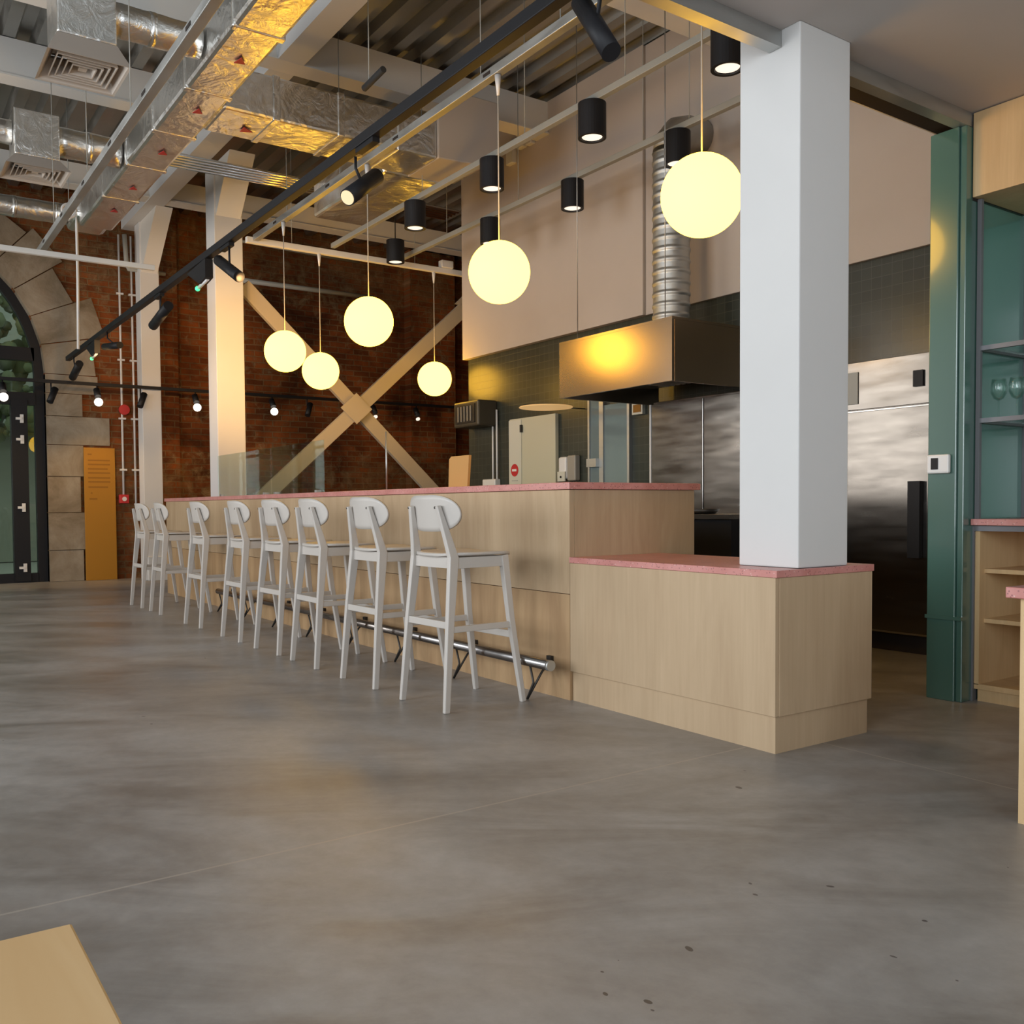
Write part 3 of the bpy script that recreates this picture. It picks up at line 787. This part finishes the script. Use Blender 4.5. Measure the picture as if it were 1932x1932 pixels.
spotlight((-2.24, -.65, 2.824), (-2.29, -.50, 2.765), (-2.175, -.73, 2.578), .044, 'black track spotlight with a visible warm lens, above the foil duct glow')
spotlight((-4.30, -.65, 2.824), (-4.54, -.65, 2.785), (-4.10, -.65, 2.575), .040, 'black track spotlight in front of the middle white column', lit=False)
spotlight((-6.15, -.65, 2.824), (-5.90, -.65, 2.70), (-6.42, -.65, 2.615), .042, 'black track spotlight in front of the slim column', lit=False)
spotlight((-8.3, -.65, 2.849), (-8.45, -.65, 2.72), (-7.95, -.60, 2.67), .035, 'small reddish-lit track spotlight before the brick wall', lit=False)
spotlight((-10.2, -.65, 2.849), (-9.85, -.65, 2.72), (-10.25, -.66, 2.60), .045, 'black spotlight at the very far tip of the long track', lit=False)
def sensor(x, z, lab):
    t = thing('track_transformer', lab, 'device', (x, -.65, z))
    build('housing', MB().prism([(x-.30, z), (x+.18, z+.02), (x+.18, z-.12), (x+.02, z-.14)], 1, -.68, -.62), 'black', t)
    build('lamp_tube', MB().tube([(x-.08, -.65, z-.145), (x+.14, -.65, z-.125)], .014, 10), 'white', t)
    build('indicator', MB().sphere((x-.10, -.655, z-.15), .020, 12, 8), 'led', t, label='glowing green indicator light')
sensor(-4.95, 2.828, 'black track box with green light beside the middle column')
sensor(-9.0, 2.828, 'black track box with green light near the far tip of the track')

# second track parallel to brick wall
t2 = thing('light_track', 'second black lighting track running across in front of the brick wall', 'track', (-10.5, 2, 2.56))
build('track_bar', box(-10.52, -10.48, -4.5, 5.6, 2.545, 2.585), 'black', t2)
g2 = 'small spotlights on the far track'
for y, z, kind, lab in [(-1.41, 2.36, 'b', 'lit far-track spotlight at the left picture edge, over the glazed door'), (-.87, 2.40, 'd', 'unlit black far-track spotlight beside the door frame'),
                  (-.33, 2.34, 'b', 'lit far-track spotlight over the stone blocks'), (.205, 2.43, 'd', 'unlit black far-track spotlight beside the slim column'),
                  (.923, 2.33, 'b', 'lit far-track spotlight between the two left columns'), (2.01, 2.34, 'b', 'lit far-track spotlight right of the middle column'),
                  (2.54, 2.40, 'd', 'unlit black far-track spotlight left of the X brace centre'), (3.62, 2.30, 's', 'dim far-track spotlight right of the X brace centre'),
                  (4.36, 2.34, 's', 'dim far-track spotlight below the rightmost small globe')]:
    t = thing('spotlight', lab, 'spotlight', (-10.5, y, 2.545), group=g2)
    if kind == 'd': build('housing', MB().tube([(-10.5, y+.05, 2.48), (-10.42, y-.03, 2.30)], .04, 14), 'black', t)
    else: build('housing', MB().tube([(-10.53, y, 2.50), (-10.45, y, 2.40)], .04, 14), 'black', t)
    build('arm', MB().tube([(-10.5, y, 2.55), (-10.5, y, 2.44)], .009, 8), 'black', t)
    if kind == 'b': build('bulb', MB().sphere((-10.42, y, 2.33), .052, 20, 12), 'bulb', t, label='glowing white bulb')
    if kind == 's': build('bulb', MB().tube([(-10.45, y, 2.345), (-10.44, y, 2.33)], .032, 14), 'lamp', t, label='small lit lens')
# light of the lit far-track bulbs, then added fill beams
for y in (-1.41, -.33, .923, 2.01): spot((-10.36, y, 2.30), (-11.1, y+.1, .8), 34, (1, .60, .22), 95, .9, .05)
for (x, tx, ty, tz, p) in [(-2.34, -3.6, 1.9, 4.1, 30), (-4.1, -6.2, 1.6, 4.0, 40), (-6.42, -10.9, 2.4, 2.8, 130), (-6.0, -10.9, 4.2, 3.4, 110), (-8.2, -11.0, .2, 3.7, 60)]:  # added warm fill beams on ducts and brick; most heads there are unlit
    spot((x, -.66, 2.56), (tx, ty, tz), p, (1, .56, .20), 75, .9, .04)

# pendant globes
GL = [(-.937, .59, 2.484, 'largest glowing globe pendant, beside the near white column'), (-2.70, .59, 2.479, 'second largest glowing globe pendant, before the beige boards'),
      (-4.581, .59, 2.475, 'glowing globe pendant hanging highest against the brick wall'), (-6.399, .59, 2.49, 'leftmost glowing globe pendant, touching the next one in view'),
      (-7.2, 1.311, 2.453, 'smaller globe pendant right of the leftmost globe, over the brace'), (-7.2, 2.753, 2.47, 'smallest globe pendant, alone at the right by the beige board edge')]
for i, (x, y, z, lab) in enumerate(GL):
    t = thing('globe_pendant', lab, 'pendant lamp', (x, y, z), group='glowing globe pendants')
    zt = 3.739 if i < 4 else 3.719
    build('globe', MB().sphere((x, y, z), .20, 64, 36), 'globe', t)
    build('cord', MB().tube([(x, y, z+.20), (x, y, zt)], .0045, 8), 'cord', t)
    build('cord_grip', MB().tube([(x, y, zt-.13), (x, y, zt-.001)], [.008, .022], 14), 'white', t)

# black cylinder downlights
for i, (x, y, zc, lab) in enumerate([(-1.549, 1.46, 3.675, 'black cylinder downlight nearest, cut by the near white column'), (-2.795, 1.46, 3.675, 'second black cylinder downlight on the front rail'),
        (-4.06, 1.46, 3.675, 'third black cylinder downlight on the front rail'), (-5.341, 1.46, 3.675, 'fourth and farthest black cylinder downlight on the front rail'),
        (-2.824, 2.33, 3.675, 'black cylinder downlight above the hood, behind the largest globe'), (-4.091, 2.33, 3.675, 'black cylinder downlight in the middle of the beige board'),
        (-5.378, 2.33, 3.675, 'black cylinder downlight half hidden behind the second largest globe'), (-6.912, 2.094, 3.794, 'lowest black cylinder downlight, in front of the dark brick')]):
    t = thing('cylinder_downlight', lab, 'downlight', (x, y, zc), group='black cylinder downlights')
    r = .100; h = .120
    build('housing', MB().lathe([(0.001, h), (r, h), (r, -h), (r*.78, -h), (r*.70, -h+.045), (.001, -h+.045)], (x, y, zc), 32, False), 'black', t)
    build('lens', MB().lathe([(.001, -h+.010), (r*.72, -h+.010), (r*.72, -h+.018), (.001, -h+.018)], (x, y, zc), 28, False), 'lamp', t, label='pale lit lens')
    if i == 7: build('stem', MB().tube([(x, y, zc+h), (x, y, 5.14)], .006, 8), 'black', t)

# misc ceiling items
t = thing('white_hose', 'white cable with a looped top hanging before the brick arch', 'cable', (-8.0, -1.0, 2.6))
loop = [(-8.0, -1.055+.065*math.cos(a), 3.99+.065*math.sin(a)) for a in [2*PI*i/20 for i in range(21)]]
build('cable', MB().tube(loop+[(-8.0, -.985, 3.86), (-8.0, -.985, 3.3), (-8.0, -.995, 2.60)], .014, 8), 'white', t)
build('hook_wire', MB().tube([(-8.0, -1.055, 4.04), (-8.0, -1.055, 5.13)], .004, 6), 'pipe_grey', t)
t = thing('hanging_pipe', 'short black sleeved pipe end hanging below the white beam', 'pipe', (-3.55, .10, 3.83))
build('sleeve', MB().tube([(-3.47, .02, 3.80), (-3.19, .02, 3.82)], .022, 12), 'softblack', t)
build('hanger', MB().tube([(-3.40, .02, 3.81), (-3.40, .02, 5.13)], .004, 8), 'pipe_grey', t)

# hood and spiral duct
hd = thing('extractor_hood', 'large stainless kitchen extractor hood reflecting gold light', 'hood', (-3.1, 2.4, 1.84))
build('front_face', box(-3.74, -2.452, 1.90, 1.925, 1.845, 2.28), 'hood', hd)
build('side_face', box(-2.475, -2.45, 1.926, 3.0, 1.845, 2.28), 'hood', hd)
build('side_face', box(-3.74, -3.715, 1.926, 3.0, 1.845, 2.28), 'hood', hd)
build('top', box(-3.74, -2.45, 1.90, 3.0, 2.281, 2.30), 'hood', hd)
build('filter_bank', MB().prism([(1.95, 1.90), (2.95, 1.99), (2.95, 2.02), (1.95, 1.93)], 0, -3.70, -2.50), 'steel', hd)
for k in range(7): build('filter_slot', box(-2.90+.055*k, -2.875+.055*k, 2.06, 2.30, 1.875, 1.905), 'pipe_grey', hd)
for x, y, q in ((-3.6, 1.98, 'left'), (-2.6, 1.98, 'right')):
    build('hanger_wire', MB().tube([(x, y, 2.301), (x, y, 5.13)], .004, 6), 'galv', label='thin steel wire rising from the %s end of the hood top' % q, cat='wire', group='wires holding the hood')
sd = thing('spiral_duct', 'ribbed silver spiral duct rising from the hood to the wall board', 'duct', (-3.28, 2.72, 2.3))
pts = []; rs = []
n = 160
for i in range(n+1):
    z = 2.42+(3.86-2.42)*i/n; pts.append((-3.28, 2.72, z)); rs.append(.150+(.008 if i % 10 < 3 else 0))
build('duct_tube', MB().tube(pts, rs, 32), 'galv', sd)
build('collar', MB().tube([(-3.28, 2.72, 2.302), (-3.28, 2.72, 2.42)], .143, 32), 'steel_bright', sd)
build('elbow', MB().tube([(-3.28, 2.72, 3.86), (-3.28, 2.74, 3.95), (-3.28, 2.80, 4.02), (-3.28, 2.90, 4.05), (-3.28, 3.055, 4.055)], .153, 28), 'galv', sd)

# ================================================================== KITCHEN
def cupboard(x0, x1, y0, y1, z1, label, doors, name='steel_cupboard'):
    t = thing(name, label, 'cupboard', ((x0+x1)/2, (y0+y1)/2, 0))
    build('body', box(x0, x1, y0+.03, y1, .12, z1), 'steel', t, bevel=.004)
    build('plinth', box(x0+.03, x1-.03, y0+.08, y1, 0, .12), 'slot', t)
    return t
c1 = cupboard(-3.40, -1.82, 2.60, 3.08, 1.82, 'tall stainless two-door cupboard under the hood, left of the near column', 2)
for a, b in ((-3.39, -2.815), (-2.805, -1.83)):
    d = build('door', box(a, b, 2.60, 2.628, .14, 1.80), 'steel', c1, bevel=.003)
build('edge_strip', box(-3.41, -3.395, 2.595, 2.63, .14, 1.80), 'white', c1)
c2 = cupboard(-1.75, -.62, 2.60, 3.08, 1.90, 'tall stainless fridge seen between the near column and green pillar', 2, 'tall_fridge')
build('control_panel', box(-1.74, -.63, 2.59, 2.628, 1.582, 1.895), 'steel_fridge', c2, bevel=.003)
d = build('door', box(-1.74, -.63, 2.59, 2.628, .14, 1.568), 'steel_fridge', c2, bevel=.003)
build('door_handle', box(-1.05, -.97, 2.55, 2.589, .62, 1.10), 'black', d)
build('vent_panel', box(-1.62, -1.43, 2.583, 2.589, 1.62, 1.83), 'pipe_grey', c2)
build('latch', box(-1.035, -.97, 2.575, 2.589, 1.69, 1.79), 'black', c2)

rg = thing('cooking_range', 'stainless cooking range with black front under the hood', 'range', (-2.6, 2.2, 0))
build('body', box(-3.7, -1.95, 1.95, 2.55, 0.0, .86), 'black', rg)
build('worktop', box(-3.7, -1.95, 1.93, 2.56, .862, .895), 'steel', rg)
build('frying_pan', MB().lathe([(.001, 0), (.10, 0), (.13, .035), (.124, .035), (.097, .006), (.001, .006)], (-2.45, 2.2, .896), 28), 'dark_steel',
      label='shallow dark frying pan on the range top', cat='pan')

dr = thing('white_door', 'pale cream kitchen door with a round red no-entry sign', 'door', (-5.7, 3.08, 0))
build('door_leaf', box(-6.10, -5.28, 3.055, 3.098, 0, 1.915), 'cream', dr, bevel=.003)
build('side_strip', box(-6.10, -5.87, 3.045, 3.054, 0, 1.90), 'creamlite', dr)
build('lock', box(-5.875, -5.845, 3.03, 3.044, 1.76, 1.84), 'softblack', dr)
sg = build('no_entry_sign', MB().tube([(-5.99, 3.044, 1.355), (-5.99, 3.040, 1.355)], .068, 28), 'red', dr, label='round red no-entry sign with a white bar')
build('sign_bar', box(-6.03, -5.95, 3.036, 3.0395, 1.343, 1.368), 'white', sg)
build('sign_text', box(-6.045, -5.935, 3.041, 3.044, 1.238, 1.244), 'pipe_grey', dr)

t = thing('wall_heater', 'dark box-shaped grille unit mounted on the dark tiles', 'heater', (-6.65, 2.97, 1.9))
build('housing', box(-6.92, -6.40, 2.84, 3.10, 1.87, 2.16), 'heater', t, bevel=.02)
build('front_frame', box(-6.87, -6.46, 2.828, 2.839, 1.91, 2.12), 'dark_steel', t)
for k in range(5): build('fin', box(-6.80+.065*k, -6.785+.065*k, 2.818, 2.827, 1.93, 2.10), 'grey_plastic', t)
for x in (-6.45, -6.37):
    build('conduit', MB().tube([(x, 3.07, 1.22), (x, 3.07, 1.868 if x < -6.4 else 2.05)], .012, 8), 'white_steel',
      label='thin vertical conduit dropping from the wall heater to the socket', cat='conduit', group='conduits beside the wall heater')
t = thing('wall_socket', 'white socket box at the foot of the heater conduits', 'socket', (-6.5, 3.05, 1.2))
build('socket_body', box(-6.60, -6.34, 3.02, 3.098, 1.12, 1.27), 'white', t, bevel=.01)
t = thing('soap_dispenser', 'pale rounded soap dispenser on the tiles right of the cream door', 'dispenser', (-5.2, 3.0, 1.2))
build('body', box(-5.205, -5.075, 3.03, 3.098, 1.235, 1.46), 'white', t, bevel=.02)
build('tank', box(-5.20, -5.08, 3.015, 3.029, 1.21, 1.31), 'creamlite', t, bevel=.003)
build('button', MB().tube([(-5.14, 3.014, 1.255), (-5.14, 3.008, 1.255)], .012, 12), 'slot', t)
t = thing('towel_dispenser', 'square greyish towel dispenser right of the soap dispenser', 'dispenser', (-5.0, 3.0, 1.2))
build('body', box(-5.06, -4.93, 3.03, 3.098, 1.215, 1.47), 'grey_plastic', t, bevel=.012)
t = thing('wood_disc', 'flat round pale wooden disc with added glow on the tiled wall above the cream door', 'lamp', (-4.867, 2.62, 1.913))
build('disc', MB().lathe([(.001, -.004), (.255, -.004), (.262, 0), (.255, .008), (.001, .008)], (-4.867, 2.62, 1.913), 48, False), 'disc', t)
build('wall_bracket', box(-4.88, -4.854, 2.64, 3.099, 1.922, 1.930), 'tile', t)

# glazed hatch on the tile wall
hw = struct('window_5', MB().box(-4.77, -4.745, 3.06, 3.10, 0.9, 2.02).box(-4.60, -4.54, 3.06, 3.10, 0.9, 2.02).box(-4.20, -4.17, 3.06, 3.10, .9, 2.0), 'galv')
struct('window_pane', box(-4.744, -4.601, 3.075, 3.098, .9, 2.0), 'blueglass', hw)
struct('window_pane', box(-4.539, -4.201, 3.075, 3.098, .9, 1.93), 'blueglass', hw)
struct('window_ledge', box(-4.744, -4.60, 3.02, 3.074, 1.34, 1.42), 'galv', hw)
t = thing('small_wall_display', 'tiny framed display under the hood corner', 'display', (-4.06, 3.06, 1.84))
build('frame', MB().box(-4.13, -3.99, 3.06, 3.098, 1.80, 1.91), 'creamlite', t)
build('screen', MB().box(-4.11, -4.01, 3.055, 3.059, 1.82, 1.89), 'ochre_dark', t)
# small electric boxes high on the wall board
for k, (x, z, w_, h_) in enumerate([(-6.35, 4.70, .16, .20), (-6.02, 4.76, .13, .24), (-5.82, 4.86, .12, .22), (-5.66, 4.82, .10, .16)]):
    build('switch_box', box(x, x+w_, 2.97, 3.029, z-h_/2, z+h_/2), 'white', label='small white electrical box high on the beige board', cat='box', group='white electrical boxes', bevel=.008)

# ================================================================== RIGHT SIDE
gp = thing('green_pillar', 'glossy dark green pillar at the right with a white thermostat', 'pillar', (-.2, 1.6, 0))
build('shaft', box(-.272, -.13, 1.47, 1.80, 0, 2.745), 'green', gp, bevel=.004)
build('edge_flange', box(-.129, -.098, 1.482, 1.80, 0, 2.745), 'green', gp, bevel=.004)
build('seam_band', box(-.277, -.093, 1.462, 1.49, .396, .414), 'green', gp)
build('pale_edge', box(-.285, -.273, 1.50, 1.80, 0, 2.745), 'white', gp)
th = thing('thermostat', 'white wall thermostat with a dark screen on the green pillar', 'thermostat', (-.21, 1.46, 1.15))
build('housing', box(-.265, -.152, 1.445, 1.469, 1.105, 1.197), 'white', th, bevel=.008)
build('screen', box(-.240, -.205, 1.441, 1.444, 1.125, 1.180), 'softblack', th)

cb = thing('back_bar_cabinet', 'maple shelf cabinet with grey frame below the right-hand glass shelving', 'cabinet', (.5, 1.8, 0))
X0, X1, Y0, Y1 = -.088, 1.45, 1.57, 2.10
build('side_panel', box(X0, X0+.022, Y0+.005, Y1, .082, .83), 'cabwood', cb)
build('side_panel', box(X1-.022, X1, Y0+.005, Y1, .082, .83), 'cabwood', cb)
build('back_panel', box(X0, X1, Y1-.015, Y1, .082, .83), 'cabwood', cb)
build('bottom_panel', box(X0, X1, Y0+.005, Y1, .06, .085), 'cabwood', cb)
for z in (.390, .632): build('shelf', box(X0+.022, X1-.022, Y0+.05, Y1-.016, z-.010, z+.010), 'cabwood', cb)
build('toe_kick', box(X0+.01, X1-.01, Y0+.02, Y1, 0, .058), 'cabwood', cb)
build('frame_post', box(X0-.028, X0-.001, Y0-.005, Y0+.03, 0, .852), 'greymetal', cb)
build('frame_rail', box(X0-.0005, X1, Y0-.005, Y0+.03, .826, .852), 'greymetal', cb)
build('pink_slab', box(-.094, 1.5, Y0-.03, Y1, .854, .884), 'pink', label='pink terrazzo worktop on the back bar cabinet below the glass shelves', cat='worktop', bevel=.002)
sh = thing('glass_shelving', 'grey metal shelving frame with glass shelves above the back bar', 'shelving', (.5, 1.8, .885))
def post(x, y): build('post', box(x, x+.02, y, y+.02, .885, 2.41), 'greymetal', sh)
post(-.094, 1.575); post(-.094, 2.02); post(.46, 2.02); post(1.0, 2.02); post(1.0, 1.575)
for z in (1.345, 1.690):
    s_ = build('shelf_frame', MB().box(-.074, 1.0, 1.575, 1.595, z, z+.022), 'greymetal', sh)
    build('side_rail', box(-.094, -.074, 1.596, 2.019, z, z+.022), 'greymetal', sh)
    build('back_rail', box(-.073, 1.0, 2.02, 2.035, z, z+.022), 'greymetal', sh)
    build('glass_shelf', box(-.072, 1.0, 1.597, 2.018, z+.012, z+.020), 'glass', sh)
build('side_glass', box(-.0975, -.0945, 1.605, 2.088, .885, 2.409), 'green_side', label='teal glass panel closing the left end of the shelving', cat='glass panel')
build('back_glass', box(-.118, 1.5, 2.09, 2.115, .885, 2.41), 'green_glass', label='glossy green glass splashback behind the shelving', cat='splashback')
ub = thing('upper_cabinet', 'plain maple cupboard box fixed under the lowered ceiling at right', 'cabinet', (.5, 1.8, 2.4))
build('cabinet_box', box(-.094, 1.5, 1.53, 2.09, 2.412, 2.806), 'cabwood', ub, bevel=.002)
build('gap_shade', box(-.0985, -.0945, 1.535, 2.0, 2.40, 2.80), 'slot', ub)  # dark sheet painted in as shade beside the cupboard box
def wineglass(x, y, z, lab):
    t = thing('wine_glass', lab, 'glass', (x, y, z), group='wine glasses on the shelf')
    build('bowl', MB().lathe([(.004, .085), (.022, .095), (.036, .125), (.036, .155), (.030, .190), (.029, .190), (.035, .155), (.034, .126), (.020, .098), (.003, .088)], (x, y, z), 28), 'glass', t)
    build('stem', MB().lathe([(.001, .086), (.004, .084), (.0035, .02), (.006, .006), (.034, .001), (.034, 0), (.001, 0)], (x, y, z), 24), 'glass', t)
wineglass(-.028, 1.66, 1.3655, 'clear wine glass on the lower glass shelf, nearer the green pillar')
wineglass(.055, 1.665, 1.3655, 'clear wine glass on the lower glass shelf, by the picture edge')

rc = thing('side_counter', 'pale wood counter with pink terrazzo top cut by the right picture edge', 'counter', (1.3, .3, 0))
build('front_panel', box(.915, 2.4, -.024, 0, 0, .676), 'cabwood', rc)
build('side_panel', box(.915, .94, .001, .9, 0, .676), 'cabwood', rc)
build('counter_top', box(.884, 2.42, -.052, .93, .677, .710), 'pink', rc, bevel=.003)

# ================================================================== FAR WALL ITEMS
ps = thing('info_panel', 'tall ochre yellow information panel leaning by the stone arch', 'panel', (-11.1, -.2, 0))
build('panel', box(WX+.045, WX+.075, -.392, .005, 0, 1.79), 'ochre', ps, bevel=.004)
lines = [(1.70, .05, .10), (1.62, .05, .33), (1.565, .05, .33), (1.505, .05, .30), (1.45, .05, .33), (1.385, .05, .33), (1.33, .05, .33), (1.26, .05, .30), (1.18, .08, .10), (1.10, .06, .16)]
for z, a, b in lines: build('print_line', box(WX+.0752, WX+.0765, -.392+a, -.392+b, z-.010, z+.010), 'ochre_dark', ps)
for i, (y, z0) in enumerate(((.115, 1.16), (.275, 1.0))):
    t = thing('wall_conduit', ['vertical white conduit ending at the red call point', 'vertical white conduit close to the slim column'][i], 'conduit', (WX+.05, y, z0), group='white conduits on the brick wall')
    build('conduit_pipe', MB().tube([(WX+.045, y, z0), (WX+.045, y, 4.7)], .015, 8), 'white', t)
    for z in (1.5, 2.2, 3.0, 3.9): build('clip', box(WX+.03, WX+.07, y-.045, y+.045, z-.012, z+.012), 'white', t)
t = thing('call_point', 'small red fire call point at the foot of the left conduit', 'alarm', (WX+.05, .115, 1.1))
build('body', box(WX+.02, WX+.08, .05, .18, 1.04, 1.16), 'red', t, bevel=.01)
build('button', MB().tube([(WX+.081, .115, 1.10), (WX+.09, .115, 1.10)], .03, 14), 'white', t)
t = thing('alarm_sounder', 'round dark red alarm sounder halfway up the left conduit', 'alarm', (WX+.05, .13, 2.3))
build('body', MB().tube([(WX+.061, .135, 2.32), (WX+.10, .135, 2.32)], .07, 20), 'red', t)

# ================================================================== FOREGROUND TABLE
tb = thing('oak_table', 'corner of a light oak table at the bottom left', 'table', (2.4, -3.3, 0))
build('table_top', box(1.805, 4.6, -4.3, -2.78, .722, .75), 'oak', tb, bevel=.0015)  # part out of view extended to shade the floor
for x in (1.87, 4.5):
    for y in (-4.23, -2.90): build('leg', box(x, x+.05, y, y+.05, 0, .721), 'oak', tb)

# tidy helper properties
for o in bpy.data.objects:
    for k in ('_local', '_base'):
        if k in o: del o[k]
